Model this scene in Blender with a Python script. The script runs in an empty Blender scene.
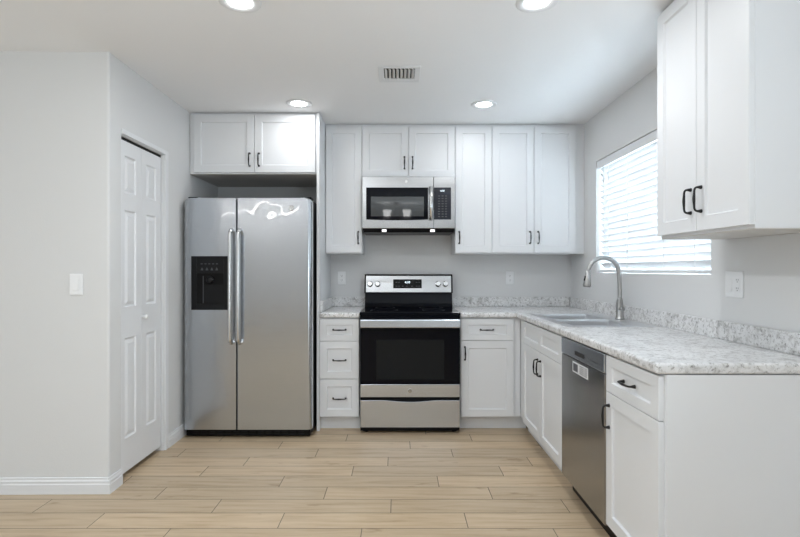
import bpy, bmesh, math, random
from mathutils import Vector, Matrix
random.seed(7)
PI = math.pi
S = bpy.context.scene
COL = S.collection

# ------------------------------------------------------------------ camera
CAM_Y, CAM_Z, F_PX = -4.5, 1.245, 503.0
cd = bpy.data.cameras.new('camera'); cam = bpy.data.objects.new('camera', cd); COL.objects.link(cam)
cam.location = (0, CAM_Y, CAM_Z); cam.rotation_euler = (PI/2, 0, 0)
cd.sensor_width = 36; cd.lens = F_PX/800*36
cd.shift_x = 2/800; cd.shift_y = 1/800
cd.clip_start = 0.05
S.camera = cam

# ------------------------------------------------------------------ exposure, world
S.view_settings.view_transform = 'Standard'
S.view_settings.look = 'None'
S.view_settings.gamma = 1
S.view_settings.use_curve_mapping = False
S.view_settings.exposure = 1.62
W = bpy.data.worlds.new('sky'); S.world = W; W.use_nodes = True
bg = W.node_tree.nodes['Background']
bg.inputs[0].default_value = (0.90, 0.95, 1.0, 1); bg.inputs[1].default_value = 5.3

def area(name, loc, rot, sx, sy, power, col=(1, 1, 1)):
    l = bpy.data.lights.new(name, 'AREA'); l.shape = 'RECTANGLE'; l.size = sx; l.size_y = sy
    l.energy = power; l.color = col
    o = bpy.data.objects.new(name, l); COL.objects.link(o); o.location = loc; o.rotation_euler = rot
    return o
H = 2.457            # ceiling
XL, XR = -1.61, 1.55 # kitchen side walls
YC = -1.70           # where the left wall turns
YR = -9.0            # rear wall
# unseen fill lamps added behind the camera: up at the ceiling, from right, from left
area('ceiling_fill', (-0.4, -5.1, 0.3), (PI, 0, 0), 2.4, 1.0, 8, (0.79, 0.905, 1.0)).data.spread = math.radians(140)
area('right_fill', (1.50, -5.2, 1.25), (PI/2+0.6, 0, PI/2), 1.4, 1.5, 27, (0.79, 0.905, 1.0))
area('left_fill', (-4.97, -5.2, 1.35), (PI/2, 0, -PI/2), 3.0, 1.9, 10.5, (0.80, 0.91, 1.0))

# ------------------------------------------------------------------ materials
def newmat(name):
    m = bpy.data.materials.new(name); m.use_nodes = True
    return m, m.node_tree, m.node_tree.nodes['Principled BSDF']
def plain(name, col, rough=0.5, metal=0.0, spec=0.5, emit=None, estr=0, coat=0):
    m, t, b = newmat(name)
    b.inputs['Base Color'].default_value = (*col, 1); b.inputs['Roughness'].default_value = rough
    b.inputs['Metallic'].default_value = metal; b.inputs['Specular IOR Level'].default_value = spec
    if coat: b.inputs['Coat Weight'].default_value = coat; b.inputs['Coat Roughness'].default_value = 0.05
    if emit:
        b.inputs['Emission Color'].default_value = (*emit, 1); b.inputs['Emission Strength'].default_value = estr
    return m
def N(t, kind, **kw):
    n = t.nodes.new(kind)
    for k, v in kw.items(): setattr(n, k, v)
    return n
def ramp(t, stops):
    r = N(t, 'ShaderNodeValToRGB')
    e = r.color_ramp.elements
    while len(e) < len(stops): e.new(0.5)
    for i, (p, c) in enumerate(stops):
        e[i].position = p; e[i].color = (*c, 1)
    return r
def painted(name, col, rough, scale=240, strength=0.06):
    m, t, b = newmat(name)
    b.inputs['Base Color'].default_value = (*col, 1); b.inputs['Roughness'].default_value = rough
    tc = N(t, 'ShaderNodeTexCoord'); no = N(t, 'ShaderNodeTexNoise'); bp = N(t, 'ShaderNodeBump')
    no.inputs['Scale'].default_value = scale; no.inputs['Detail'].default_value = 2
    bp.inputs['Strength'].default_value = strength; bp.inputs['Distance'].default_value = 0.002
    t.links.new(tc.outputs['Object'], no.inputs['Vector']); t.links.new(no.outputs['Fac'], bp.inputs['Height'])
    t.links.new(bp.outputs['Normal'], b.inputs['Normal'])
    return m
M = {}
M['wall'] = painted('wall_paint', (0.735, 0.74, 0.74), 0.75, 160, 0.25)
M['ceil'] = painted('ceiling_paint', (0.90, 0.905, 0.915), 0.85, 120, 0.2)
M['trimw'] = plain('white_trim_paint', (0.80, 0.81, 0.825), 0.4)
M['doorw'] = plain('white_door_paint', (0.80, 0.81, 0.825), 0.42)
M['cab'] = plain('white_cabinet_paint', (0.80, 0.815, 0.835), 0.38)
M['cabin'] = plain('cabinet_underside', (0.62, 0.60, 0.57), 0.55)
M['black'] = plain('black_handle_metal', (0.012, 0.012, 0.013), 0.38, 0.3)
M['plastic'] = plain('black_plastic', (0.003, 0.003, 0.0035), 0.4, 0, 0.18)
M['plastic2'] = plain('dark_grey_plastic', (0.006, 0.0063, 0.0075), 0.35, 0, 0.25)
M['glassk'] = plain('black_glass', (0.002, 0.0028, 0.006), 0.06, 0, 0.14)
M['mesh'] = plain('microwave_window_mesh', (0.06, 0.065, 0.068), 0.03, 0, 0.45)
M['ovenwin'] = plain('oven_window_glass', (0.009, 0.011, 0.013), 0.08, 0, 0.16)
M['panelk'] = plain('control_panel_black', (0.015, 0.017, 0.027), 0.25, 0, 0.35)
M['mark'] = plain('pale_print', (0.42, 0.43, 0.44), 0.5)
M['markd'] = plain('dim_print', (0.06, 0.063, 0.07), 0.5)
M['digit'] = plain('display_digits', (0.1, 0.1, 0.1), 0.4, emit=(0.75, 0.9, 1.0), estr=0.9)
M['plate'] = plain('white_plastic', (0.88, 0.89, 0.90), 0.35)
M['slot'] = plain('dark_slot', (0.05, 0.05, 0.05), 0.5)
M['chrome'] = plain('polished_chrome', (0.72, 0.72, 0.72), 0.18, 1.0)
M['nickel'] = plain('brushed_nickel', (0.46, 0.46, 0.455), 0.36, 1.0)
M['void'] = plain('dark_duct', (0.03, 0.03, 0.03), 0.8)
M['lens'] = plain('lamp_lens', (0.9, 0.9, 0.9), 0.4, emit=(0.97, 0.98, 1.0), estr=9.0)
M['lens2'] = plain('hood_lamp_lens', (0.9, 0.9, 0.9), 0.4, emit=(0.97, 0.98, 1.0), estr=0.6)
M['dome'] = plain('lit_lamp_glass', (0.9, 0.9, 0.9), 0.4, emit=(1.0, 0.99, 0.97), estr=3.2)
M['streak_emitter'] = plain('streak_light_glow', (0.9, 0.9, 0.9), 0.4, emit=(1.0, 0.99, 0.97), estr=9.0)
M['slat'] = plain('blind_slat', (0.86, 0.875, 0.89), 0.45)
M['sticker'] = plain('white_sticker', (0.75, 0.76, 0.77), 0.5)
M['stickerd'] = plain('dark_sticker_print', (0.09, 0.095, 0.11), 0.5)
M['gap'] = plain('shadow_gap_backing', (0.05, 0.05, 0.052), 0.8)
M['garden'] = painted('pale_stucco', (0.42, 0.45, 0.48), 0.9, 30, 0.3)
M['wood'] = plain('raw_wood_edge', (0.42, 0.30, 0.19), 0.6)

def translucent_slat():
    m = M['slat']; t = m.node_tree; b = t.nodes['Principled BSDF']; out = t.nodes['Material Output']
    tr = N(t, 'ShaderNodeBsdfTranslucent'); tr.inputs['Color'].default_value = (0.86, 0.92, 1.0, 1)
    mx = N(t, 'ShaderNodeMixShader'); mx.inputs[0].default_value = 0.07
    t.links.new(b.outputs[0], mx.inputs[1]); t.links.new(tr.outputs[0], mx.inputs[2]); t.links.new(mx.outputs[0], out.inputs[0])
translucent_slat()

def steel(name, col, rough, vertical=True, wavy=0.0, brush=0.06, rvar=0.06, aniso=0.0):
    m, t, b = newmat(name)
    b.inputs['Metallic'].default_value = 1.0
    tc = N(t, 'ShaderNodeTexCoord'); mp = N(t, 'ShaderNodeMapping')
    mp.inputs['Scale'].default_value = (260, 260, 2.0) if vertical else (1.0, 1.0, 110)
    no = N(t, 'ShaderNodeTexNoise'); no.inputs['Scale'].default_value = 1.0; no.inputs['Detail'].default_value = 3
    t.links.new(tc.outputs['Object'], mp.inputs[0]); t.links.new(mp.outputs[0], no.inputs['Vector'])
    r = ramp(t, [(0.25, tuple(c*(1-brush) for c in col)), (0.75, tuple(c*(1+brush) for c in col))])
    t.links.new(no.outputs['Fac'], r.inputs[0]); t.links.new(r.outputs[0], b.inputs['Base Color'])
    mr = N(t, 'ShaderNodeMapRange'); mr.inputs[3].default_value = rough-rvar; mr.inputs[4].default_value = rough+rvar
    t.links.new(no.outputs['Fac'], mr.inputs[0]); t.links.new(mr.outputs[0], b.inputs['Roughness'])
    if aniso:
        tg = N(t, 'ShaderNodeTangent'); tg.direction_type = 'RADIAL'; tg.axis = 'Z'
        b.inputs['Anisotropic'].default_value = aniso; t.links.new(tg.outputs[0], b.inputs['Tangent'])
    if wavy:
        w = N(t, 'ShaderNodeTexNoise'); w.inputs['Scale'].default_value = 3.2; w.inputs['Detail'].default_value = 1.0
        bp = N(t, 'ShaderNodeBump'); bp.inputs['Strength'].default_value = 1.0; bp.inputs['Distance'].default_value = wavy
        t.links.new(tc.outputs['Object'], w.inputs['Vector']); t.links.new(w.outputs['Fac'], bp.inputs['Height'])
        mw_ = N(t, 'ShaderNodeMapping'); mw_.inputs['Scale'].default_value = (1.5, 1, 1.1)
        t.links.new(tc.outputs['Object'], mw_.inputs[0]); t.links.new(mw_.outputs[0], w.inputs['Vector'])
        t.links.new(bp.outputs['Normal'], b.inputs['Coat Normal']); b.inputs['Coat Weight'].default_value = 1.0; b.inputs['Coat Roughness'].default_value = 0.03
    return m
M['fsteel'] = steel('fridge_stainless', (0.46, 0.485, 0.515), 0.25, False, 0.010, brush=0.02, rvar=0.01)
M['msteel'] = steel('microwave_stainless', (0.43, 0.435, 0.44), 0.27, False, brush=0.03, rvar=0.0, aniso=0.6)
M['steel'] = steel('range_stainless', (0.59, 0.63, 0.69), 0.27, False, brush=0.03, rvar=0.0, aniso=0.6)
M['dsteel'] = steel('dishwasher_stainless', (0.36, 0.365, 0.37), 0.24, True, 0, 0.03, 0.03)
M['hsteel'] = plain('handle_stainless', (0.66, 0.66, 0.66), 0.22, 1.0)
M['sinksteel'] = plain('sink_stainless', (0.74, 0.75, 0.77), 0.3, 1.0)

def stone():
    m, t, b = newmat('grey_speckled_laminate')
    tc = N(t, 'ShaderNodeTexCoord')
    a = N(t, 'ShaderNodeTexNoise'); a.inputs['Scale'].default_value = 17; a.inputs['Detail'].default_value = 8; a.inputs['Roughness'].default_value = 0.68; a.inputs['Distortion'].default_value = 0.9
    c = N(t, 'ShaderNodeTexNoise'); c.inputs['Scale'].default_value = 75; c.inputs['Detail'].default_value = 6; c.inputs['Roughness'].default_value = 0.7
    d = N(t, 'ShaderNodeTexNoise'); d.inputs['Scale'].default_value = 3.2; d.inputs['Detail'].default_value = 4
    for n in (a, c, d): t.links.new(tc.outputs['Object'], n.inputs['Vector'])
    r1 = ramp(t, [(0.28, (0.36, 0.355, 0.345)), (0.40, (0.66, 0.655, 0.65)), (0.50, (0.86, 0.862, 0.865)), (0.75, (0.94, 0.945, 0.95))])
    r2 = ramp(t, [(0.36, (0.34, 0.325, 0.31)), (0.47, (0.95, 0.95, 0.95)), (0.7, (1, 1, 1))])
    r3 = ramp(t, [(0.35, (0.88, 0.88, 0.88)), (0.6, (1, 1, 1))])
    t.links.new(a.outputs['Fac'], r1.inputs[0]); t.links.new(c.outputs['Fac'], r2.inputs[0]); t.links.new(d.outputs['Fac'], r3.inputs[0])
    m1 = N(t, 'ShaderNodeMix', data_type='RGBA', blend_type='MULTIPLY'); m1.inputs[0].default_value = 0.85
    t.links.new(r1.outputs[0], m1.inputs[6]); t.links.new(r2.outputs[0], m1.inputs[7])
    m2 = N(t, 'ShaderNodeMix', data_type='RGBA', blend_type='MULTIPLY'); m2.inputs[0].default_value = 1
    t.links.new(m1.outputs[2], m2.inputs[6]); t.links.new(r3.outputs[0], m2.inputs[7])
    t.links.new(m2.outputs[2], b.inputs['Base Color'])
    b.inputs['Roughness'].default_value = 0.30
    return m
M['stone'] = stone()

def plank_mat():
    m, t, b = newmat('light_oak_plank_tile')
    g = N(t, 'ShaderNodeNewGeometry'); tc = N(t, 'ShaderNodeTexCoord')
    # each plank gets its own stretch of grain
    off = N(t, 'ShaderNodeVectorMath', operation='SCALE'); cmb = N(t, 'ShaderNodeCombineXYZ')
    t.links.new(g.outputs['Random Per Island'], cmb.inputs[0]); t.links.new(g.outputs['Random Per Island'], cmb.inputs[2])
    t.links.new(cmb.outputs[0], off.inputs[0]); off.inputs['Scale'].default_value = 40
    add = N(t, 'ShaderNodeVectorMath', operation='ADD')
    t.links.new(tc.outputs['Object'], add.inputs[0]); t.links.new(off.outputs[0], add.inputs[1])
    mp = N(t, 'ShaderNodeMapping'); mp.inputs['Scale'].default_value = (1.6, 22, 1.6); t.links.new(add.outputs[0], mp.inputs[0])
    gr = N(t, 'ShaderNodeTexNoise'); gr.inputs['Scale'].default_value = 1.6; gr.inputs['Detail'].default_value = 7; gr.inputs['Roughness'].default_value = 0.6; gr.inputs['Distortion'].default_value = 0.35
    t.links.new(mp.outputs[0], gr.inputs['Vector'])
    r = ramp(t, [(0.28, (0.45, 0.325, 0.20)), (0.45, (0.57, 0.435, 0.285)), (0.6, (0.62, 0.485, 0.33)), (0.8, (0.67, 0.535, 0.375))])
    t.links.new(gr.outputs['Fac'], r.inputs[0])
    mp2 = N(t, 'ShaderNodeMapping'); mp2.inputs['Scale'].default_value = (5, 16, 5); t.links.new(add.outputs[0], mp2.inputs[0])
    kn = N(t, 'ShaderNodeTexNoise'); kn.inputs['Scale'].default_value = 1.0; kn.inputs['Detail'].default_value = 3
    t.links.new(mp2.outputs[0], kn.inputs['Vector'])
    rk = ramp(t, [(0.22, (0.55, 0.45, 0.36)), (0.34, (1, 1, 1))]); t.links.new(kn.outputs['Fac'], rk.inputs[0])
    mx = N(t, 'ShaderNodeMix', data_type='RGBA', blend_type='MULTIPLY'); mx.inputs[0].default_value = 0.9
    t.links.new(r.outputs[0], mx.inputs[6]); t.links.new(rk.outputs[0], mx.inputs[7])
    rr = ramp(t, [(0, (0.88, 0.885, 0.89)), (0.5, (0.97, 0.965, 0.96)), (1, (1.05, 1.04, 1.03))]); t.links.new(g.outputs['Random Per Island'], rr.inputs[0])
    m2 = N(t, 'ShaderNodeMix', data_type='RGBA', blend_type='MULTIPLY'); m2.inputs[0].default_value = 1
    t.links.new(mx.outputs[2], m2.inputs[6]); t.links.new(rr.outputs[0], m2.inputs[7])
    t.links.new(m2.outputs[2], b.inputs['Base Color'])
    b.inputs['Roughness'].default_value = 0.34
    return m
M['plank'] = plank_mat()
M['grout'] = plain('floor_grout', (0.19, 0.165, 0.135), 0.9)

# ------------------------------------------------------------------ helpers
def obj(name, bm, mat, parent=None, smooth=False, bevel=0, seg=2, loc=None):
    me = bpy.data.meshes.new(name); bmesh.ops.recalc_face_normals(bm, faces=bm.faces[:]); bm.to_mesh(me); bm.free()
    for mm in (mat if isinstance(mat, (list, tuple)) else [mat]): me.materials.append(M[mm])
    if smooth:
        for p in me.polygons: p.use_smooth = True
    o = bpy.data.objects.new(name, me); COL.objects.link(o)
    if parent: o.parent = parent
    if loc: o.location = loc
    if bevel:
        md = o.modifiers.new('bevel', 'BEVEL'); md.width = bevel; md.segments = seg; md.limit_method = 'ANGLE'; md.angle_limit = math.radians(40)
        md.harden_normals = False
    return o
def box(bm, x0, x1, y0, y1, z0, z1, mi=0):
    v = [bm.verts.new(p) for p in ((x0,y0,z0),(x1,y0,z0),(x1,y1,z0),(x0,y1,z0),(x0,y0,z1),(x1,y0,z1),(x1,y1,z1),(x0,y1,z1))]
    for f in ((0,3,2,1),(4,5,6,7),(0,1,5,4),(1,2,6,5),(2,3,7,6),(3,0,4,7)):
        bm.faces.new([v[i] for i in f]).material_index = mi
    return v
def bx(*a):
    bm = bmesh.new(); box(bm, *a); return bm
def prism(bm, pts, axis, a0, a1):
    """extrude a 2D outline along an axis: axis 'x' takes (y,z), 'y' takes (x,z), 'z' takes (x,y)"""
    def P(p, a): return {'x': (a, p[0], p[1]), 'y': (p[0], a, p[1]), 'z': (p[0], p[1], a)}[axis]
    A = [bm.verts.new(P(p, a0)) for p in pts]; B = [bm.verts.new(P(p, a1)) for p in pts]
    n = len(pts)
    bm.faces.new(A); bm.faces.new(B[::-1])
    for i in range(n): bm.faces.new((A[i], B[i], B[(i+1) % n], A[(i+1) % n]))
def smoothpath(pts, k=6):
    P = [Vector(p) for p in pts]; out = []
    for i in range(len(P)-1):
        p0 = P[max(i-1, 0)]; p1 = P[i]; p2 = P[i+1]; p3 = P[min(i+2, len(P)-1)]
        for j in range(k):
            s = j/k
            out.append(0.5*((2*p1)+(p2-p0)*s+(2*p0-5*p1+4*p2-p3)*s*s+(3*p1-p0-3*p2+p3)*s**3))
    out.append(P[-1]); return out
def tube(bm, pts, rad, n=10, cap=True):
    P = [Vector(p) for p in pts]; R = rad if isinstance(rad, (list, tuple)) else [rad]*len(P)
    t0 = (P[1]-P[0]).normalized(); up = Vector((0,0,1)) if abs(t0.z) < 0.9 else Vector((1,0,0))
    u = t0.cross(up).normalized(); rings = []
    for i, p in enumerate(P):
        t = (P[min(i+1, len(P)-1)]-P[max(i-1, 0)]).normalized()
        u = (u-t*u.dot(t)).normalized(); v = t.cross(u)
        rings.append([bm.verts.new(p+(u*math.cos(2*PI*k/n)+v*math.sin(2*PI*k/n))*R[i]) for k in range(n)])
    for a, b in zip(rings, rings[1:]):
        for k in range(n): bm.faces.new((a[k], a[(k+1) % n], b[(k+1) % n], b[k]))
    if cap: bm.faces.new(rings[0][::-1]); bm.faces.new(rings[-1])
def lathe(bm, prof, c, axis='z', n=28, cap=True):
    """prof: (radius, height) along the axis from c"""
    c = Vector(c); rings = []
    for r, h in prof:
        ring = []
        for k in range(n):
            a = 2*PI*k/n; x, y = r*math.cos(a), r*math.sin(a)
            p = {'z': Vector((x, y, h)), 'y': Vector((x, h, y)), 'x': Vector((h, x, y))}[axis]
            ring.append(bm.verts.new(c+p))
        rings.append(ring)
    for a, b in zip(rings, rings[1:]):
        for k in range(n): bm.faces.new((a[k], a[(k+1) % n], b[(k+1) % n], b[k]))
    if cap: bm.faces.new(rings[0][::-1]); bm.faces.new(rings[-1])
def tag(o, label=None, cat=None, group=None, kind=None):
    if label: o['label'] = label
    if cat: o['category'] = cat
    if group: o['group'] = group
    if kind: o['kind'] = kind
    return o
def thing(name, label, cat, loc=(0,0,0), rz=0, group=None):
    o = bpy.data.objects.new(name, None); COL.objects.link(o); o.empty_display_size = 0.1
    o.location = loc; o.rotation_euler = (0, 0, rz)
    return tag(o, label, cat, group)
def struct(name, bm, mat, parent=None, **kw):
    o = obj(name, bm, mat, parent, **kw)
    if not parent: o['kind'] = 'structure'
    return o
def text_bm(s, size, depth=0.0006):
    cu = bpy.data.curves.new('t', 'FONT'); cu.body = s; cu.size = size; cu.extrude = depth/2; cu.align_x = 'CENTER'; cu.align_y = 'CENTER'
    o = bpy.data.objects.new('t', cu); COL.objects.link(o)
    bpy.context.view_layer.update()
    me = bpy.data.meshes.new_from_object(o.evaluated_get(bpy.context.evaluated_depsgraph_get()))
    bm = bmesh.new(); bm.from_mesh(me)
    bpy.data.objects.remove(o); bpy.data.curves.remove(cu); bpy.data.meshes.remove(me)
    # lay it upright, facing -Y
    bmesh.ops.rotate(bm, verts=bm.verts[:], cent=(0,0,0), matrix=Matrix.Rotation(PI/2, 3, 'X'))
    return bm

# ------------------------------------------------------------------ room shell
# floor: individual tiles, 36 x 6 inch, in a staggered bond
def floor():
    bm = bmesh.new(); L, Wd, G = 0.918, 0.1533, 0.004
    offs = [-0.065, -0.28, 0.235, -0.404, -0.037, 0.338, -0.1735, 0.30, -0.47, 0.12, -0.33]   # joint positions row by row, towards the camera
    back = [0.367, 0.085, -0.379, 0.21, -0.10, 0.40, -0.25, 0.05]                              # and towards the back wall
    y_ref = -1.161
    k = -9
    while y_ref-Wd*k > YR:
        y1 = y_ref-Wd*(k-1); y0 = y1-Wd
        o = offs[(k-1) % len(offs)] if k >= 1 else back[(-k) % len(back)]
        if y0 < 0:
            x = o-L*8
            while x < XR+0.01:
                a, b = max(x, -5.0), min(x+L, XR+0.02)
                if b-a > 0.02 and b > -5:
                    z = 0.0
                    vs = [bm.verts.new(p) for p in ((a+G/2, y0+G/2, z), (b-G/2, y0+G/2, z), (b-G/2, min(y1, 0.05)-G/2, z), (a+G/2, min(y1, 0.05)-G/2, z))]
                    bm.faces.new(vs)
                x += L
        k += 1
    return bm
fl = struct('floor', floor(), 'plank')
struct('grout', bx(-5.0, XR+0.05, YR-0.02, 0.05, -0.06, -0.0015), 'grout', fl)

T = 0.12
cl = bmesh.new(); box(cl, -5.05, XR+T, YR-0.1, 0.1, H, H+0.12)
ceiling = struct('ceiling', cl, 'ceil')
struct('wall_back', bx(XL-T, XR+0.3, 0.0, T, 0.0, H), 'wall')
# right wall with the window opening
WY0, WY1, WZ0, WZ1 = -2.009, -0.563, 1.219, 2.09
wr = bmesh.new()
box(wr, XR, XR+0.22, WY1, 0.0, 0, H); box(wr, XR, XR+0.22, YR, WY0, 0, H)
box(wr, XR, XR+0.22, WY0, WY1, 0, WZ0); box(wr, XR, XR+0.22, WY0, WY1, WZ1, H)
bmesh.ops.remove_doubles(wr, verts=wr.verts[:], dist=1e-5)
struct('wall_right', wr, 'wall')
# left wall of the kitchen with the closet door opening
DY0, DY1, DZ = -1.578, -1.040, 2.035
wl = bmesh.new()
box(wl, XL-T, XL, DY1, 0.0, 0, H); box(wl, XL-T, XL, DY0, DY1, DZ, H)
bmesh.ops.remove_doubles(wl, verts=wl.verts[:], dist=1e-5)
struct('wall_left', wl, 'wall')
wc = bmesh.new(); box(wc, XL-T-0.55, XL-T-0.5, DY0-0.1, DY1+0.15, 0, H); box(wc, XL-T-0.5, XL-T, DY1+0.1, DY1+0.15, 0, H)
struct('wall_closet', wc, 'wall')
wh = bmesh.new(); vs = [(-5.0, YC-0.04)]+[(XL-0.012+0.012*math.sin(PI/2*k/6), YC+0.012-0.012*math.cos(PI/2*k/6)) for k in range(7)]+[(XL, DY0), (-5.0, DY0-0.04)]
prism(wh, vs, 'z', 0, H)
struct('wall_front_left', wh, 'wall')
struct('wall_far_left', bx(-5.12, -5.0, YR, YC+T, 0, H), 'wall')
wb = bmesh.new()
box(wb, -5.0, XR+0.22, YR-T, YR, 0, H)
struct('wall_rear', wb, 'wall')

# baseboards with a stepped profile
BB = [(0, 0), (0.014, 0), (0.014, 0.052), (0.011, 0.058), (0.011, 0.070), (0.007, 0.078), (0.006, 0.088), (0, 0.09)]
def baseboard(name, path):
    """path: list of ((x,y),(ox,oy)) stations, o = direction of the profile's depth"""
    bm = bmesh.new(); rings = [[bm.verts.new((p[0]+o[0]*d, p[1]+o[1]*d, z)) for d, z in BB] for p, o in path]
    n = len(BB)
    for a, b in zip(rings, rings[1:]):
        for i in range(n): bm.faces.new((a[i], b[i], b[(i+1) % n], a[(i+1) % n]))
    bm.faces.new(rings[0]); bm.faces.new(rings[-1][::-1])
    return struct(name, bm, 'trimw')
baseboard('baseboard_front_left', [((-5.0, YC-0.04), (0, -1)), ((XL, YC), (1, -1)), ((XL, DY0-0.004), (1, 0))])
baseboard('baseboard_left', [((XL, DY1+0.048), (1, 0)), ((XL, -0.02), (1, 0))])

# door casing (right jamb and head) and closet door
tr = bmesh.new()
box(tr, XL+0.0, XL+0.012, DY1+0.002, DY1+0.046, 0, DZ+0.03)
box(tr, XL+0.0, XL+0.012, DY0, DY1+0.002, DZ, DZ+0.03)
box(tr, XL-T, XL, DY1-0.006, DY1+0.0, 0, DZ); box(tr, XL-T, XL, DY0, DY0+0.006, 0, DZ); box(tr, XL-T, XL, DY0+0.006, DY1-0.006, DZ-0.006, DZ)
struct('trim_1', tr, 'trimw', bevel=0.003)
DX = XL-0.017        # face of the closet door, a little inside the opening
dl = bpy.data.objects.new('door_1', None); COL.objects.link(dl); dl.location = (DX, DY0, 0); tag(dl, kind='structure')
def leaf(y0, y1):
    """one bifold leaf with three raised panels, faces +X, local origin at (DX, DY0, 0)"""
    bm = bmesh.new(); z0, z1 = 0.035, DZ-0.024
    rows = [(0.235, 0.835), (1.02, 1.60), (1.705, 1.925)]
    st = 0.062 ; a, b = y0+st, y1-st
    ys = [y0, a, b, y1]; zs = [z0]+[z for r in rows for z in r]+[z1]
    grid = [[bm.verts.new((0, y, z)) for z in zs] for y in ys]
    for i in range(3):
        for j in range(len(zs)-1):
            if i == 1 and j % 2 == 1: continue
            bm.faces.new((grid[i][j], grid[i+1][j], grid[i+1][j+1], grid[i][j+1]))
    def rect(y0, y1, z0, z1, x): return [bm.verts.new(p) for p in ((x, y0, z0), (x, y1, z0), (x, y1, z1), (x, y0, z1))]
    for j in (1, 3, 5):
        prev = [grid[1][j], grid[2][j], grid[2][j+1], grid[1][j+1]]
        for ins, x in ((0.006, -0.008), (0.014, -0.009), (0.034, -0.0005)):
            cur = rect(a+ins, b-ins, zs[j]+ins, zs[j+1]-ins, x)
            for k in range(4): bm.faces.new((prev[k], prev[(k+1) % 4], cur[(k+1) % 4], cur[k]))
            prev = cur
        bm.faces.new(prev)
    # edges and back
    box(bm, -0.034, -0.0102, y0, y1, z0, z1)
    for p, q in (((y0, z0), (y1, z0)), ((y1, z0), (y1, z1)), ((y1, z1), (y0, z1)), ((y0, z1), (y0, z0))):
        bm.faces.new([bm.verts.new(c) for c in ((0, *p), (0, *q), (-0.0103, *q), (-0.0103, *p))])
    return bm
ow = DY1-0.006-DY0
obj('leaf', leaf(0.009, ow/2-0.0008), 'doorw', dl); obj('leaf', leaf(ow/2+0.0008, ow-0.008), 'doorw', dl)
obj('track', bx(-0.045, -0.002, 0.008, ow-0.001, DZ-0.0235, DZ-0.0065), 'plastic', dl)  # bifold track, coloured black to put dark shade into the head gap
kb = bmesh.new(); lathe(kb, [(0.009, 0), (0.007, 0.012), (0.008, 0.016), (0.0145, 0.022), (0.0155, 0.030), (0.011, 0.036)], (0.0, ow/2+0.012, 0.945), 'x', 18)
obj('knob', kb, 'plate', dl, True)

# ------------------------------------------------------------------ window and blind
wx = XR+0.22
wn = bpy.data.objects.new('window_1', None); COL.objects.link(wn); wn.location = (XR+0.19, WY0, WZ0); tag(wn, kind='structure')
fw, fh = WY1-WY0, WZ1-WZ0
bm = bmesh.new()
for a in ((0, 0.045, 0, fh), (fw-0.045, fw, 0, fh), (0.045, fw-0.045, 0, 0.045), (0.045, fw-0.045, fh-0.045, fh), (fw/2-0.022, fw/2+0.022, 0.045, fh-0.045)):
    box(bm, -0.02, 0.025, *a)
obj('frame', bm, 'trimw', wn, bevel=0.003)
def glassmat():
    m, t, b = newmat('window_glass'); out = t.nodes['Material Output']
    tp = N(t, 'ShaderNodeBsdfTransparent'); tp.inputs[0].default_value = (0.93, 0.97, 0.98, 1)
    gl = N(t, 'ShaderNodeBsdfGlossy'); gl.inputs['Roughness'].default_value = 0.02
    fr = N(t, 'ShaderNodeValue'); fr.outputs[0].default_value = 0.05
    mx = N(t, 'ShaderNodeMixShader'); t.links.new(fr.outputs[0], mx.inputs[0]); t.links.new(tp.outputs[0], mx.inputs[1]); t.links.new(gl.outputs[0], mx.inputs[2]); t.links.new(mx.outputs[0], out.inputs[0])
    return m
M['glass'] = glassmat()
gb = bmesh.new(); box(gb, 0.0, 0.004, 0.04, fw/2-0.02, 0.04, fh-0.04); box(gb, 0.0, 0.004, fw/2+0.02, fw-0.04, 0.04, fh-0.04)
obj('pane', gb, 'glass', wn)

bd = thing('window_blind', 'white slatted blind hanging in the window above the sink', 'window blind', (XR+0.046, (WY0+WY1)/2, WZ0))
hw = fw/2-0.008
bm = bmesh.new(); box(bm, -0.028, 0.028, -hw, hw, fh-0.048, fh-0.003); obj('headrail', bm, 'slat', bd, bevel=0.003)
bm = bmesh.new(); box(bm, -0.040, -0.031, -hw, hw, fh-0.062, fh-0.003); obj('valance', bm, 'slat', bd, bevel=0.003)
bm = bmesh.new(); ns, z = 18, fh-0.085
pitch = (fh-0.085-0.05)/(ns-1)
tilt = math.radians(-52)
for i in range(ns):
    zc = fh-0.08-pitch*i; n = 6; prof = []
    for k in range(n+1):
        s = (k/n-0.5)*0.052; cv = 0.0022*(1-(2*k/n-1)**2)
        # room-side edge stands higher
        prof.append((s*math.cos(tilt)-cv*math.sin(tilt), s*math.sin(tilt)+cv*math.cos(tilt)+zc))
    pts = prof+[(x+0.0022*math.sin(tilt), z-0.0022*math.cos(tilt)) for x, z in prof[::-1]]
    A = [bm.verts.new((x, -hw+0.004, z)) for x, z in pts]; B = [bm.verts.new((x, hw-0.004, z)) for x, z in pts]
    m = len(pts); bm.faces.new(A); bm.faces.new(B[::-1])
    for k in range(m): bm.faces.new((A[k], B[k], B[(k+1) % m], A[(k+1) % m]))
obj('slats', bm, 'slat', bd)
bm = bmesh.new(); box(bm, -0.024, 0.024, -hw, hw, 0.004, 0.024); obj('bottom_rail', bm, 'slat', bd, bevel=0.004)
for yy in (-hw+0.17, -0.235, 0.235, hw-0.17):
    bm = bmesh.new()
    for xx in (-0.0225, 0.0225): box(bm, xx-0.001, xx+0.001, yy-0.002, yy+0.002, 0.024, fh-0.05)
    obj('ladder_cord', bm, 'slat', bd)
bm = bmesh.new(); tube(bm, [(-0.046, hw-0.13, fh-0.07), (-0.046, hw-0.13, 0.30)], 0.004, 8); obj('tilt_wand', bm, 'slat', bd, True)

# garden wall and ground outside the window
struct('garden_wall', bx(5.2, 5.4, -8, 5, -0.3, 1.95), 'garden')
struct('ground_outside', bx(XR+0.22, 9, -9, 7, -0.4, -0.3), 'garden')

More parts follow.
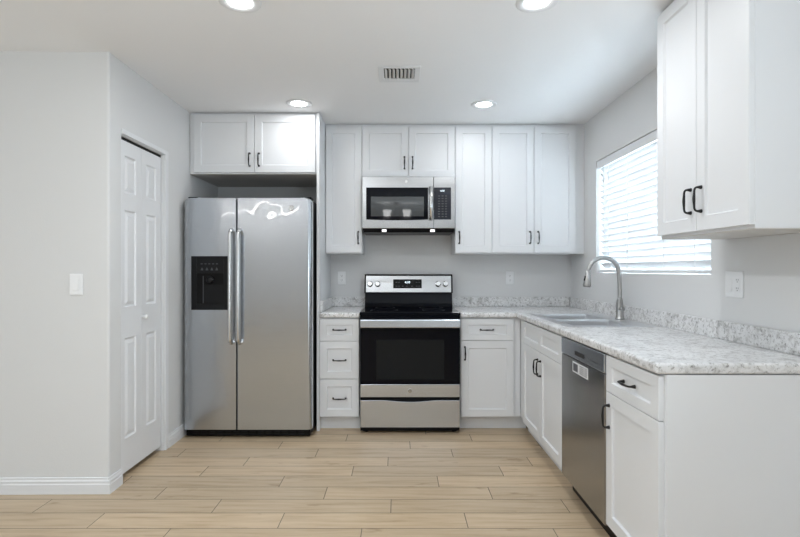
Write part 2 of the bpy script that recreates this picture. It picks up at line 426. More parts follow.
# ------------------------------------------------------------------ cabinets
def shaker(x0, x1, z0, z1, yb, t=0.02, rail=0.056, rec=0.0095, splits=1, top=None):
    """door slab between x0..x1, z0..z1; back at y=yb, face at yb-t, recessed flat panel(s) in a frame"""
    bm = bmesh.new(); yf = yb-t; b = 0.005
    top = top or rail
    e = 0.0016
    # outline rings: back, side, eased front edge
    def ring(ins, y): return [bm.verts.new(p) for p in ((x0+ins, y, z0+ins), (x1-ins, y, z0+ins), (x1-ins, y, z1-ins), (x0+ins, y, z1-ins))]
    r0 = ring(0, yb); r1 = ring(0, yf+e); r2 = ring(e, yf)
    bm.faces.new(r0[::-1])
    for A, B in ((r0, r1), (r1, r2)):
        for k in range(4): bm.faces.new((A[k], A[(k+1) % 4], B[(k+1) % 4], B[k]))
    xs = [x0+e]; w = (x1-x0-rail*(splits+1))/splits
    for i in range(splits): xs += [x0+rail*(i+1)+w*i, x0+rail*(i+1)+w*(i+1)]
    xs.append(x1-e); zs = [z0+e, z0+top, z1-top, z1-e]
    g = [[bm.verts.new((x, yf, z)) for z in zs] for x in xs]
    for i in range(len(xs)-1):
        for j in range(3):
            if j == 1 and i % 2 == 1:
                a, c, d, f = g[i][1], g[i+1][1], g[i+1][2], g[i][2]
                X0, X1, Z0, Z1 = xs[i], xs[i+1], zs[1], zs[2]
                q = [bm.verts.new(p) for p in ((X0+b, yf+rec, Z0+b), (X1-b, yf+rec, Z0+b), (X1-b, yf+rec, Z1-b), (X0+b, yf+rec, Z1-b))]
                p = [a, c, d, f]
                for k in range(4): bm.faces.new((p[k], p[(k+1) % 4], q[(k+1) % 4], q[k]))
                bm.faces.new(q)
            else:
                bm.faces.new((g[i][j], g[i+1][j], g[i+1][j+1], g[i][j+1]))
    bmesh.ops.remove_doubles(bm, verts=bm.verts[:], dist=1e-6)
    return bm
def pull_bm(cx, cz, yf, vertical=True, L=0.096, proj=0.028):
    bm = bmesh.new(); h = L/2
    pts = [(-h, 0), (-h, -0.004), (-h, -0.016), (-h+0.003, -proj+0.004), (-h+0.011, -proj), (-h*0.5, -proj-0.001), (0, -proj-0.002),
           (h*0.5, -proj-0.001), (h-0.011, -proj), (h-0.003, -proj+0.004), (h, -0.016), (h, -0.004), (h, 0)]
    rad = [0.0082, 0.0076, 0.0046, 0.0042, 0.0042, 0.0046, 0.0060, 0.0046, 0.0042, 0.0042, 0.0046, 0.0076, 0.0082]
    P = [(cx, yf+y, cz+s) if vertical else (cx+s, yf+y, cz) for s, y in pts]
    sp = smoothpath(P, 4); sr = []
    for i in range(len(rad)-1): sr += [rad[i]+(rad[i+1]-rad[i])*j/4 for j in range(4)]
    sr.append(rad[-1]); tube(bm, sp, sr, 10)
    return bm
def cabinet(name, label, loc, rz, w, d, z0, z1, fronts, group, toe=False, under=False, hollow=False, toe_more=0.0):
    """local frame: x along the front, y=0 at the wall, front of the box at y=-d; doors hang 20 mm in front"""
    r = thing(name, label, 'cabinet', loc, rz, group)
    bm = bmesh.new()
    if hollow:
        for q_ in ((0.0, w, -d, -d+0.018, z0, z1), (0.0, 0.018, -d+0.018, -0.001, z0, z1), (w-0.018, w, -d+0.018, -0.001, z0, z1), (0.018, w-0.018, -d+0.018, -0.001, z0, z0+0.018)): box(bm, *q_)
    else: box(bm, 0.0, w, -d, -0.001, z0, z1)
    obj('body', bm, 'cab', r, bevel=0.0012)
    if under:
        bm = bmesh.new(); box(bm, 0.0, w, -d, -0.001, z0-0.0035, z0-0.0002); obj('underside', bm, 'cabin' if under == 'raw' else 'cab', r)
    if toe:
        bm = bmesh.new(); box(bm, 0.0, w+toe_more, -d+0.058, -0.01, 0.0, z0-0.0005); obj('toe_kick', bm, 'cab', r)
    for f in fronts:
        kind, a, b, c, e = f[:5]; hd = f[5] if len(f) > 5 else None
        opt = f[6] if len(f) > 6 else {}
        o = obj(kind, shaker(a, b, c, e, -d-0.0005, **opt), 'cab', r)
        if hd:
            obj('handle', pull_bm(hd[0], hd[1], -d-0.0205, hd[2] == 'v'), 'black', o, True)
    return r
# wall cabinets on the back wall (doors 0.02 in front of a 0.31 deep box)
UG = 'white wall cabinets on the back wall'
UD, UZ0, UZ1 = 0.31, 1.376, H-0.003
DT, DB = 2.432, 1.385
XU = [-0.603, -0.2985, 0.4727, 0.7794, 1.476]
g = 0.0016
w = XU[1]-XU[0]
cabinet('wall_cabinet', 'tall white single-door wall cabinet left of the microwave', (XU[0]+0.001, 0, 0), 0, w-0.002, UD, UZ0, UZ1,
        [('door', g, w-0.002-g, DB, DT, (w-0.032, 1.51, 'v'))], UG)
w = XU[2]-XU[1]
cabinet('wall_cabinet', 'short white double-door cabinet directly above the microwave', (XU[1], 0, 0), 0, w, UD, 2.004, UZ1,
        [('door', g, w/2-g, 2.012, DT, (w/2-0.034, 2.13, 'v')), ('door', w/2+g, w-g, 2.012, DT, (w/2+0.034, 2.13, 'v'))], UG)
w = XU[3]-XU[2]
cabinet('wall_cabinet', 'tall white single-door wall cabinet right of the microwave', (XU[2]+0.001, 0, 0), 0, w-0.001, UD, UZ0, UZ1,
        [('door', g, w-0.001-g, DB, DT, (0.034, 1.51, 'v'))], UG)
w = XU[4]-XU[3]
c4 = cabinet('wall_cabinet', 'wide white double-door wall cabinet in the corner by the window', (XU[3]+0.0005, 0, 0), 0, w, UD, UZ0, UZ1,
        [('door', g, w/2-g, DB, DT, (w/2-0.034, 1.51, 'v')), ('door', w/2+g, w-g, DB, DT, (w/2+0.034, 1.51, 'v'))], UG)
obj('filler_strip', bx(w+0.0005, XR-XU[3]-0.002, -UD-0.002, -UD+0.02, UZ0, UZ1), 'cab', c4)
# cabinet over the refrigerator
w = -0.628-(XL+0.002)
cabinet('wall_cabinet', 'deep white double-door cabinet above the refrigerator', (XL+0.002, 0, 0), 0, w, 0.61, 1.985, UZ1,
        [('door', 0.035, 0.035+(w-0.045)/2-g, 1.992, 2.437, (0.035+(w-0.045)/2-0.036, 2.09, 'v')),
         ('door', 0.035+(w-0.045)/2+g, w-0.010, 1.992, 2.437, (0.035+(w-0.045)/2+0.036, 2.09, 'v'))], 'white wall cabinets', under='raw')
sp = obj('side_panel', bx(-0.626, -0.6045, -0.63, -0.001, 0, H-0.003), 'cab', bevel=0.0015)
tag(sp, 'full-height white panel between the refrigerator and the drawers', 'cabinet panel')
# right wall cabinet near the camera
w = 0.624
cabinet('wall_cabinet', 'white double-door wall cabinet on the right wall beside the window', (XR-0.001, -2.130, 0), -PI/2, w, 0.309, 1.390, UZ1,
        [('door', g, w/2-g, 1.402, DT, (w/2-0.036, 1.528, 'v')), ('door', w/2+g, w-g, 1.402, DT, (w/2+0.036, 1.528, 'v'))], 'white wall cabinets', under='raw')

# base cabinets
BG = 'white base cabinets'
BD, BZ0, BZ1 = 0.61, 0.108, 0.872
w = 0.305
cabinet('base_cabinet', 'white cabinet of three drawers between refrigerator and range', (-0.6035, 0, 0), 0, w, BD, BZ0, BZ1,
        [('drawer', g, w-g, 0.694+g, 0.864, (w/2, 0.782, 'h'), dict(rail=0.05, top=0.044)), ('drawer', g, w-g, 0.402+g, 0.694-g, (w/2, 0.548, 'h')),
         ('drawer', g, w-g, 0.112, 0.402-g, (w/2, 0.254, 'h'))], BG, toe=True)
w = 0.467
cabinet('base_cabinet', 'white base cabinet right of the range, one drawer over one door', (0.479, 0, 0), 0, w, BD, BZ0, BZ1,
        [('drawer', g+0.004, 0.412, 0.698+g, 0.864, (0.205, 0.782, 'h'), dict(rail=0.056, top=0.044)),
         ('door', g+0.004, 0.412, 0.112, 0.698-g, (0.036, 0.60, 'v'))], BG, toe=True, toe_more=0.058)
# right run: local x runs towards the camera, fronts face the room
XF = XR-0.002
YS = -0.755   # far edge of the sink base doors
w = 1.036; q = 0.143
cabinet('sink_base_cabinet', 'white double-door base cabinet under the sink with a false front', (XF, -0.612, 0), -PI/2, w, 0.60, BZ0, 0.872,
        [('false_front', q, w-g, 0.704+g, 0.864, None, dict(rail=0.056, top=0.044, splits=2)),
         ('door', q, q+(w-q)/2-g, 0.112, 0.704-g, (q+(w-q)/2-0.034, 0.60, 'v')),
         ('door', q+(w-q)/2+g, w-g, 0.112, 0.704-g, (q+(w-q)/2+0.034, 0.60, 'v'))], BG, toe=True, hollow=True)
w = 0.456
ec = cabinet('base_cabinet', 'white base cabinet at the counter end, nearest the camera', (XF, -2.256, 0), -PI/2, w, 0.60, BZ0, BZ1,
        [('drawer', g, w-0.004, 0.704+g, 0.864, (w/2, 0.786, 'h'), dict(rail=0.056, top=0.044)),
         ('door', g, w-0.004, 0.112, 0.704-g, (0.036, 0.60, 'v'))], BG, toe=True)
obj('end_panel', bx(w, w+0.012, -0.60, -0.001, 0, 0.872), 'cab', ec, bevel=0.001)

# ------------------------------------------------------------------ countertops
CZ0, CZ1 = 0.8745, 0.9145
def cellslab(xs, ys, hole, z0, z1):
    """slab over a grid of cells, walls only where a filled cell meets an empty one"""
    bm = bmesh.new(); V = {}
    def v(i, j, z):
        if (i, j, z) not in V: V[(i, j, z)] = bm.verts.new((xs[i], ys[j], z))
        return V[(i, j, z)]
    nx, ny = len(xs)-1, len(ys)-1
    full = lambda i, j: 0 <= i < nx and 0 <= j < ny and not hole(i, j)
    for i in range(nx):
        for j in range(ny):
            if not full(i, j): continue
            bm.faces.new((v(i, j, z1), v(i+1, j, z1), v(i+1, j+1, z1), v(i, j+1, z1)))
            bm.faces.new((v(i, j, z0), v(i, j+1, z0), v(i+1, j+1, z0), v(i+1, j, z0)))
            for di, dj, a, b in ((-1, 0, (i, j+1), (i, j)), (1, 0, (i+1, j), (i+1, j+1)), (0, -1, (i, j), (i+1, j)), (0, 1, (i+1, j+1), (i, j+1))):
                if not full(i+di, j+dj): bm.faces.new((v(*a, z0), v(*b, z0), v(*b, z1), v(*a, z1)))
    return bm
SX0, SX1, SY0, SY1 = 1.000, 1.400, -1.590, -0.790       # sink cut-out
ct = thing('countertop', 'short grey speckled countertop left of the range', 'countertop', (0, 0, 0), 0, 'grey speckled countertops')
obj('slab', cellslab([-0.6035, -0.2945], [-0.645, -0.001], lambda i, j: False, CZ0, CZ1), 'stone', ct, bevel=0.011, seg=3)
bm = bmesh.new(); box(bm, -0.6035, -0.2945, -0.020, -0.001, CZ1, 1.001); obj('backsplash', bm, 'stone', ct, bevel=0.004)
bm = bmesh.new(); box(bm, -0.6035, -0.5845, -0.60, -0.0205, CZ1, 1.001); obj('side_splash', bm, 'stone', ct, bevel=0.004)
ct2 = thing('countertop', 'long L-shaped grey speckled countertop holding the sink', 'countertop', (0, 0, 0), 0, 'grey speckled countertops')
CE = -2.728
obj('slab', cellslab([0.4785, 0.912, SX0, SX1, XR-0.001], [CE, SY0, SY1, -0.645, -0.001],
    lambda i, j: (i == 0 and j < 3) or (i == 2 and j == 1), CZ0, CZ1), 'stone', ct2, bevel=0.011, seg=3)
bm = bmesh.new(); box(bm, 0.4785, XR-0.0215, -0.020, -0.001, CZ1, 1.001); obj('backsplash', bm, 'stone', ct2, bevel=0.004)
bm = bmesh.new(); box(bm, XR-0.021, XR-0.001, CE, -0.001, CZ1, 1.001); obj('backsplash', bm, 'stone', ct2, bevel=0.004)

# ------------------------------------------------------------------ sink and faucet
sk = thing('sink', 'double-bowl stainless sink set into the countertop', 'sink', (1.235, -1.19, CZ1))
def sinkmesh():
    bm = bmesh.new(); z = 0.004
    X0, X1, Y0, Y1 = -0.258, 0.258, -0.42, 0.42
    bowls = [(-0.212, 0.145, -0.378, -0.02), (-0.212, 0.145, 0.02, 0.378)]
    xs = [X0, -0.212, 0.145, X1]; ys = [Y0, -0.378, -0.02, 0.02, 0.378, Y1]
    g = [[bm.verts.new((x, y, z)) for y in ys] for x in xs]
    for i in range(3):
        for j in range(5):
            if i == 1 and j in (1, 3): continue
            bm.faces.new((g[i][j], g[i+1][j], g[i+1][j+1], g[i][j+1]))
    # rolled outer rim
    outer = [g[0][j] for j in range(6)]+[g[i][5] for i in range(1, 4)]+[g[3][j] for j in range(4, -1, -1)]+[g[i][0] for i in range(2, 0, -1)]
    def out(v): return bm.verts.new((v.co.x+(0.004 if v.co.x == X1 else -0.004 if v.co.x == X0 else 0), v.co.y+(0.004 if v.co.y == Y1 else -0.004 if v.co.y == Y0 else 0), 0.0006))
    lo = [out(v) for v in outer]; n = len(outer)
    for k in range(n): bm.faces.new((outer[k], outer[(k+1) % n], lo[(k+1) % n], lo[k]))
    for j in (1, 3):
        prev = [g[1][j], g[2][j], g[2][j+1], g[1][j+1]]
        a, b, c, d = xs[1], xs[2], ys[j], ys[j+1]
        for ins, zz in ((0.006, -0.006), (0.012, -0.16), (0.035, -0.185)):
            cur = [bm.verts.new(p) for p in ((a+ins, c+ins, zz), (b-ins, c+ins, zz), (b-ins, d-ins, zz), (a+ins, d-ins, zz))]
            for k in range(4): bm.faces.new((prev[k], prev[(k+1) % 4], cur[(k+1) % 4], cur[k]))
            prev = cur
        bm.faces.new(prev)
    return bm
obj('basin', sinkmesh(), 'sinksteel', sk, bevel=0.003)
for yy in (-0.2, 0.2):
    bm = bmesh.new(); lathe(bm, [(0.045, 0.0), (0.043, 0.003), (0.03, 0.003), (0.02, 0.001)], (-0.03, yy, -0.1848), 'z', 24); obj('drain', bm, 'chrome', sk, True)

fa = thing('faucet', 'brushed nickel gooseneck pull-down faucet behind the sink', 'faucet', (1.455, -1.20, CZ1+0.0045))
bm = bmesh.new(); lathe(bm, [(0.030, 0), (0.030, 0.006), (0.026, 0.010), (0.0235, 0.03), (0.0225, 0.095), (0.019, 0.125), (0.0145, 0.14)], (0, 0, 0), 'z', 24)
obj('base', bm, 'nickel', fa, True)
R = 0.103; pts = [(0, 0, 0.125), (0, 0, 0.2), (-0.004, 0, 0.288)]
for k in range(0, 13):
    a = PI*k/12*0.96; pts.append((-0.006-R+R*math.cos(a), -0.01*k/12, 0.300+R*math.sin(a)))
bm = bmesh.new(); tube(bm, smoothpath(pts, 3), 0.0138, 14); obj('spout', bm, 'nickel', fa, True)
tip = Vector(pts[-1]); dv = Vector((-0.10, 0, -1)).normalized()
bm = bmesh.new(); tube(bm, [tip-dv*0.004, tip+dv*0.02, tip+dv*0.026, tip+dv*0.09, tip+dv*0.102], [0.0165, 0.0172, 0.0190, 0.0260, 0.0215], 18); obj('spray_head', bm, 'nickel', fa, True)
bm = bmesh.new(); tube(bm, [tip+dv*0.03+Vector((-0.019, -0.008, 0)), tip+dv*0.06+Vector((-0.0225, -0.008, 0))], 0.005, 8); obj('spray_button', bm, 'plastic', fa, True)
bm = bmesh.new(); tube(bm, [(0, -0.018, 0.07), (0, -0.045, 0.07)], [0.015, 0.015], 14)
tube(bm, [(0, -0.038, 0.07), (-0.012, -0.048, 0.10), (-0.03, -0.052, 0.135)], [0.007, 0.006, 0.005], 10); obj('lever', bm, 'nickel', fa, True)

# ------------------------------------------------------------------ dishwasher (local frame as the right run cabinets)
DWW = 0.598
dw = thing('dishwasher', 'stainless dishwasher built into the right base cabinets', 'dishwasher', (XF, -1.6505, 0), -PI/2)
obj('body', bx(0.001, DWW, -0.585, -0.02, 0.10, 0.868), 'plastic2', dw)
obj('toe_kick', bx(0.004, DWW-0.004, -0.56, -0.05, 0.0, 0.0995), 'plastic', dw)
dd = obj('door', bx(0.003, DWW-0.003, -0.622, -0.586, 0.095, 0.775), 'dsteel', dw, bevel=0.005)
cp = obj('control_panel', bx(0.003, DWW-0.003, -0.624, -0.586, 0.7785, 0.866), 'steel', dw, bevel=0.004)
obj('vent_slot', bx(0.222, 0.352, -0.6255, -0.6243, 0.800, 0.820), 'void', cp)
bm = bmesh.new()
for i in range(5): box(bm, 0.43+i*0.026, 0.438+i*0.026, -0.6252, -0.6243, 0.806, 0.812)
obj('indicator_marks', bm, 'markd', cp)
st = obj('sticker', bx(0.185, 0.40, -0.6232, -0.6222, 0.706, 0.762), 'sticker', dd)
bm = bmesh.new(); box(bm, 0.196, 0.262, -0.6238, -0.6233, 0.714, 0.754); obj('print', bm, 'stickerd', dd)
bm = bmesh.new()
for i in range(5): box(bm, 0.288, 0.345, -0.6238, -0.6233, 0.715+i*0.009, 0.7185+i*0.009); box(bm, 0.355, 0.388, -0.6238, -0.6233, 0.715+i*0.009, 0.7185+i*0.009)
obj('print', bm, 'markd', dd)

# ------------------------------------------------------------------ refrigerator
FX0, FX1, FY = -1.581, -0.637, -0.80
rf = thing('refrigerator', 'stainless side-by-side refrigerator with black water dispenser', 'refrigerator', ((FX0+FX1)/2, 0, 0))
hwf = (FX1-FX0)/2; cxf = (FX0+FX1)/2
obj('cabinet', bx(-hwf+0.006, hwf-0.006, -0.715, -0.04, 0.02, 1.765), 'plastic2', rf, bevel=0.004)
def fdoor(x0, x1, z0, z1, rl, rr):
    """door slab, face at FY, rounded outer vertical edge (radius rl / rr), domed top"""
    yb = -0.722
    def arc(cx, cy, r, a0, a1, n): return [(cx+r*math.cos(a0+(a1-a0)*i/n), cy+r*math.sin(a0+(a1-a0)*i/n)) for i in range(n+1)]
    def outline(x0, x1): return [(x0, yb)]+arc(x0+rl, FY+rl, rl, PI, 1.5*PI, 7)+arc(x1-rr, FY+rr, rr, 1.5*PI, 2*PI, 7)+[(x1, yb)]
    bm = bmesh.new(); rings = []; R = 0.032
    st = [(0, z0)]+[(R*(1-math.cos(PI/2*k/6)), z1-R+R*math.sin(PI/2*k/6)) for k in range(7)]
    for ins, z in st:
        rings.append([bm.verts.new((x, y, z)) for x, y in outline(x0+(ins if rl > 0.01 else 0), x1-(ins if rr > 0.01 else 0))])
    for A, B in zip(rings, rings[1:]):
        n = len(A)
        for i in range(n): bm.faces.new((A[i], A[(i+1) % n], B[(i+1) % n], B[i]))
    bm.faces.new(rings[0][::-1]); bm.faces.new(rings[-1])
    return bm
seam = -1.187-cxf
dl_ = obj('door', fdoor(-hwf, seam-0.004, 0.066, 1.772, 0.03, 0.006), 'fsteel', rf, bevel=0.008, seg=3)
dr_ = obj('door', fdoor(seam+0.004, hwf, 0.066, 1.772, 0.006, 0.03), 'fsteel', rf, bevel=0.008, seg=3)
for o, x in ((dl_, seam-0.034), (dr_, seam+0.026)):
    bm = bmesh.new(); y = FY-0.052
    P = [(x, FY+0.004, 1.535), (x, FY-0.020, 1.532), (x, y+0.012, 1.515), (x, y, 1.47), (x, y-0.004, 1.12), (x, y, 0.77), (x, y+0.012, 0.725), (x, FY-0.020, 0.708), (x, FY+0.004, 0.705)]
    tube(bm, smoothpath(P, 5), 0.0135, 14); obj('handle', bm, 'hsteel', o, True)
# dispenser: frame around an open recess, in the left door
ax, bx_, az, bz = -1.520-cxf, -1.242-cxf, 0.948, 1.343
cx0, cx1, cz0, cz1 = ax+0.040, bx_-0.040, az+0.045, bz-0.125
yf = FY-0.004
bm = bmesh.new()
box(bm, ax, cx0, yf, FY+0.004, az, bz); box(bm, cx1, bx_, yf, FY+0.004, az, bz)
box(bm, cx0, cx1, yf, FY+0.004, az, cz0); box(bm, cx0, cx1, yf, FY+0.004, cz1, bz)
ds = obj('dispenser', bm, 'plastic2', dl_, bevel=0.002)
bm = bmesh.new(); box(bm, cx0, cx1, FY-0.0012, FY-0.0006, cz0, cz1); obj('recess', bm, 'plastic', dl_)
bm = bmesh.new(); box(bm, cx0+0.045, cx0+0.051, yf+0.0004, FY-0.0015, cz0+0.004, cz1-0.02); obj('chute_edge', bm, 'markd', dl_)
bm = bmesh.new(); box(bm, cx0+0.054, cx1-0.006, yf+0.0012, FY-0.0016, cz0+0.004, cz1-0.085); obj('paddle', bm, 'plastic2', dl_)
bm = bmesh.new(); lathe(bm, [(0.026, 0), (0.024, -0.02), (0.016, -0.028)], ((cx0+cx1)/2+0.002, FY-0.002, cz1-0.05), 'y', 20); obj('nozzle', bm, 'plastic2', dl_, True)
bm = bmesh.new()
for i in range(5): box(bm, ax+0.070+i*0.028, ax+0.070+i*0.028+0.015, yf-0.0006, yf-0.0001, bz-0.060, bz-0.053)
obj('indicator_row', bm, 'markd', dl_); bm = bmesh.new()
for i in range(4):
    x = ax+0.080+i*0.036; prism(bm, [(x-0.010, bz-0.104), (x+0.010, bz-0.104), (x+0.004, bz-0.086), (x-0.003, bz-0.084)], 'y', yf-0.0006, yf-0.0001)
obj('button_row', bm, 'markd', dl_)
def emblem(parent, x, y, z, r, ring='chrome', face='plastic2', letters=True):
    bm = bmesh.new(); lathe(bm, [(r, 0), (r, -0.0016), (r*0.82, -0.0024), (r*0.80, -0.0016)], (x, y, z), 'y', 24)
    e = obj('emblem', bm, ring, parent, True)
    return e
def badge(parent, x, y, z, r):
    bm = bmesh.new(); lathe(bm, [(r, 0), (r, -0.0018), (r*0.93, -0.0024)], (x, y, z), 'y', 24); obj('badge', bm, 'hsteel', parent)
    bm = bmesh.new()
    R2 = r*0.84; n = 28
    a = [bm.verts.new((x+R2*math.cos(2*PI*k/n), y-0.0027, z+R2*math.sin(2*PI*k/n))) for k in range(n)]
    b = [bm.verts.new((x+R2*0.86*math.cos(2*PI*k/n), y-0.0027, z+R2*0.86*math.sin(2*PI*k/n))) for k in range(n)]
    for k in range(n): bm.faces.new((a[k], a[(k+1) % n], b[(k+1) % n], b[k]))
    t = text_bm('GE', r*1.0); bmesh.ops.translate(t, verts=t.verts[:], vec=(x, y-0.0028, z))
    me = bpy.data.meshes.new('t'); t.to_mesh(me); t.free(); bm.from_mesh(me); bpy.data.meshes.remove(me)
    obj('badge_letters', bm, 'plastic2', parent)
badge(dr_, -0.783-cxf, FY, 1.697, 0.021)
gr = bmesh.new(); box(gr, -hwf+0.01, hwf-0.012, FY+0.028, FY+0.08, 0.012, 0.060)
obj('toe_grille', gr, 'plastic', rf, bevel=0.006)
bm = bmesh.new()
for i in range(14): box(bm, -hwf+0.06+i*0.06, -hwf+0.105+i*0.06, FY+0.0255, FY+0.0275, 0.024, 0.030); box(bm, -hwf+0.06+i*0.06, -hwf+0.105+i*0.06, FY+0.0255, FY+0.0275, 0.038, 0.044)
obj('grille_slots', bm, 'plastic2', rf)
for x in (-hwf+0.045, hwf-0.045):
    bm = bmesh.new(); box(bm, x-0.035, x+0.035, -0.735, -0.64, 1.7725, 1.788); obj('hinge_cover', bm, 'plastic', rf, bevel=0.004)
    for yy in (-0.66, -0.1):
        bm = bmesh.new(); lathe(bm, [(0.018, 0), (0.018, 0.0195)], (x, yy, 0), 'z', 14); obj('foot', bm, 'plastic', rf)

# ------------------------------------------------------------------ range
RX0, RX1 = -0.2905, 0.4735; rc = (RX0+RX1)/2; rw = (RX1-RX0)/2
rg = thing('range', 'stainless electric range with black glass oven door and cooktop', 'range', (rc, 0, 0))
obj('body', bx(-rw+0.003, rw-0.003, -0.655, -0.03, 0.03, 0.895), 'plastic', rg, bevel=0.003)
ck = bmesh.new(); box(ck, -rw, rw, -0.690, -0.03, 0.8955, 0.9225); ck_o = obj('cooktop', ck, 'glassk', rg, bevel=0.006, seg=3)
bm = bmesh.new(); box(bm, -rw+0.002, rw-0.002, -0.688, -0.656, 0.862, 0.8950); obj('front_band', bm, 'glassk', rg, bevel=0.004)
for x, y, r in ((-0.20, -0.50, 0.11), (0.19, -0.50, 0.09), (-0.20, -0.24, 0.08), (0.19, -0.24, 0.10)):
    bm = bmesh.new(); n = 40
    a = [bm.verts.new((x+r*math.cos(2*PI*k/n), y+r*math.sin(2*PI*k/n), 0.9229)) for k in range(n)]
    b = [bm.verts.new((x+(r-0.003)*math.cos(2*PI*k/n), y+(r-0.003)*math.sin(2*PI*k/n), 0.9229)) for k in range(n)]
    for k in range(n): bm.faces.new((a[k], a[(k+1) % n], b[(k+1) % n], b[k]))
    obj('burner_ring', bm, 'markd', rg)
# backguard: black sweep below, tilted stainless console above
bm = bmesh.new(); prism(bm, [(-0.03, 0.923), (-0.165, 0.923), (-0.152, 0.955), (-0.135, 1.04), (-0.03, 1.04)], 'x', -rw+0.004, rw-0.004); obj('backguard_base', bm, 'glassk', rg, bevel=0.003)
bm = bmesh.new(); prism(bm, [(-0.03, 1.0405), (-0.146, 1.0405), (-0.120, 1.196), (-0.108, 1.203), (-0.03, 1.203)], 'x', -rw-0.001, rw+0.001); bg_o = obj('backguard', bm, 'plastic', rg, bevel=0.004)
# console panel lies on the tilted face
tl = math.atan2(0.026, 0.1555); mid = Vector((0, -0.133, 1.118))
def console(x0, x1, s0, s1, t0, t1, mat, name, parent, bevel=0.001):
    """x along the console, s up its slope from its middle, t out of it"""
    bm = bx(x0, x1, -t1, -t0, s0, s1)
    bmesh.ops.rotate(bm, verts=bm.verts[:], cent=(0,0,0), matrix=Matrix.Rotation(-tl, 3, 'X'))
    bmesh.ops.translate(bm, verts=bm.verts[:], vec=mid)
    return obj(name, bm, mat, parent, bevel=bevel)
con = console(-rw+0.012, rw-0.012, -0.073, 0.073, 0.0005, 0.006, 'msteel', 'console', rg, 0.002)
dsp = console(-0.133, 0.114, -0.037, 0.041, 0.0065, 0.0085, 'plastic', 'display', con)
def ctext(s, size, x, sl, t, mat, name, parent):
    bm = text_bm(s, size); bmesh.ops.translate(bm, verts=bm.verts[:], vec=(x, -t, sl))
    bmesh.ops.rotate(bm, verts=bm.verts[:], cent=(0,0,0), matrix=Matrix.Rotation(-tl, 3, 'X')); bmesh.ops.translate(bm, verts=bm.verts[:], vec=mid)
    return obj(name, bm, mat, parent)
ctext('4:10', 0.026, -0.010, 0.014, 0.0092, 'digit', 'clock_digits', con)
for i, x in enumerate((-0.105, -0.083, -0.05, -0.015, 0.03, 0.07, 0.093)):
    console(x-0.008, x+0.008, -0.022, -0.016, 0.0087, 0.0092, 'markd', 'touch_key', con, 0)
    if i not in (2, 3, 4): console(x-0.008, x+0.008, 0.012, 0.018, 0.0087, 0.0092, 'markd', 'touch_key', con, 0)
for x in (-0.335, -0.268, 0.256, 0.320):
    bm = bmesh.new(); lathe(bm, [(0.026, -0.006), (0.026, -0.010), (0.022, -0.012), (0.020, -0.030), (0.018, -0.033)], (x, 0, 0), 'y', 26)
    box(bm, x-0.004, x+0.004, -0.037, -0.030, -0.019, 0.019)
    bmesh.ops.rotate(bm, verts=bm.verts[:], cent=(0,0,0), matrix=Matrix.Rotation(-tl, 3, 'X')); bmesh.ops.translate(bm, verts=bm.verts[:], vec=mid)
    obj('knob', bm, 'hsteel', con, bevel=0.001)
# oven door
dx = rw-0.004
od = obj('oven_door', bx(-dx, dx, -0.700, -0.657, 0.279, 0.860), 'glassk', rg, bevel=0.004)
obj('window', bx(-0.256, 0.258, -0.7012, -0.7004, 0.415, 0.715), 'ovenwin', od)
obj('door_strip', bx(-dx+0.003, dx-0.003, -0.7055, -0.7004, 0.282, 0.378), 'steel', od, bevel=0.002)
bm = bmesh.new(); box(bm, -dx+0.001, dx-0.001, -0.752, -0.722, 0.808, 0.872)
hb = obj('handle', bm, 'steel', od, bevel=0.008, seg=3)
for x in (-dx+0.03, dx-0.03): obj('handle_mount', bx(x-0.018, x+0.018, -0.725, -0.699, 0.822, 0.858), 'plastic', od)
badge(od, 0, -0.7055, 0.330, 0.0165)
# storage drawer with a scooped top edge
bm = bmesh.new(); z1 = 0.257; top = [(-dx+0.003, z1), (-0.19, z1)]
for k in range(1, 12): a = k/12; top.append((-0.19+0.38*a, z1-0.012*math.sin(PI*a)))
top += [(0.19, z1), (dx-0.003, z1)]
prism(bm, [(-dx+0.003, 0.052), (dx-0.003, 0.052)]+top[::-1], 'y', -0.703, -0.668)
obj('storage_drawer', bm, 'steel', rg, bevel=0.002)
bm = bmesh.new(); box(bm, -rw+0.004, rw-0.004, -0.667, -0.6555, 0.016, 0.277); obj('surround', bm, 'plastic', rg)
for x in (-rw+0.04, rw-0.04):
    for y in (-0.62, -0.1):
        bm = bmesh.new(); lathe(bm, [(0.02, 0), (0.02, 0.012), (0.012, 0.014), (0.012, 0.0302)], (x, y, 0), 'z', 16); obj('foot', bm, 'plastic', rg)

# ------------------------------------------------------------------ microwave
MX0, MX1 = -0.2925, 0.4665; mc = (MX0+MX1)/2; mw = (MX1-MX0)/2
mo = thing('microwave', 'stainless over-the-range microwave under the short cabinet', 'microwave', (mc, 0, 1.55))
MZ = 1.55
def mz(z): return z-MZ
obj('body', bx(-mw+0.003, mw-0.003, -0.365, -0.003, mz(1.566), mz(2.0035)), 'plastic2', mo, bevel=0.003)
yf = -0.402
md = obj('door', bx(-mw, 0.2025, yf, -0.366, mz(1.580), mz(2.0025)), 'msteel', mo, bevel=0.003)
mp_ = obj('control_housing', bx(0.2040, mw, yf, -0.366, mz(1.580), mz(2.0025)), 'msteel', mo, bevel=0.003)
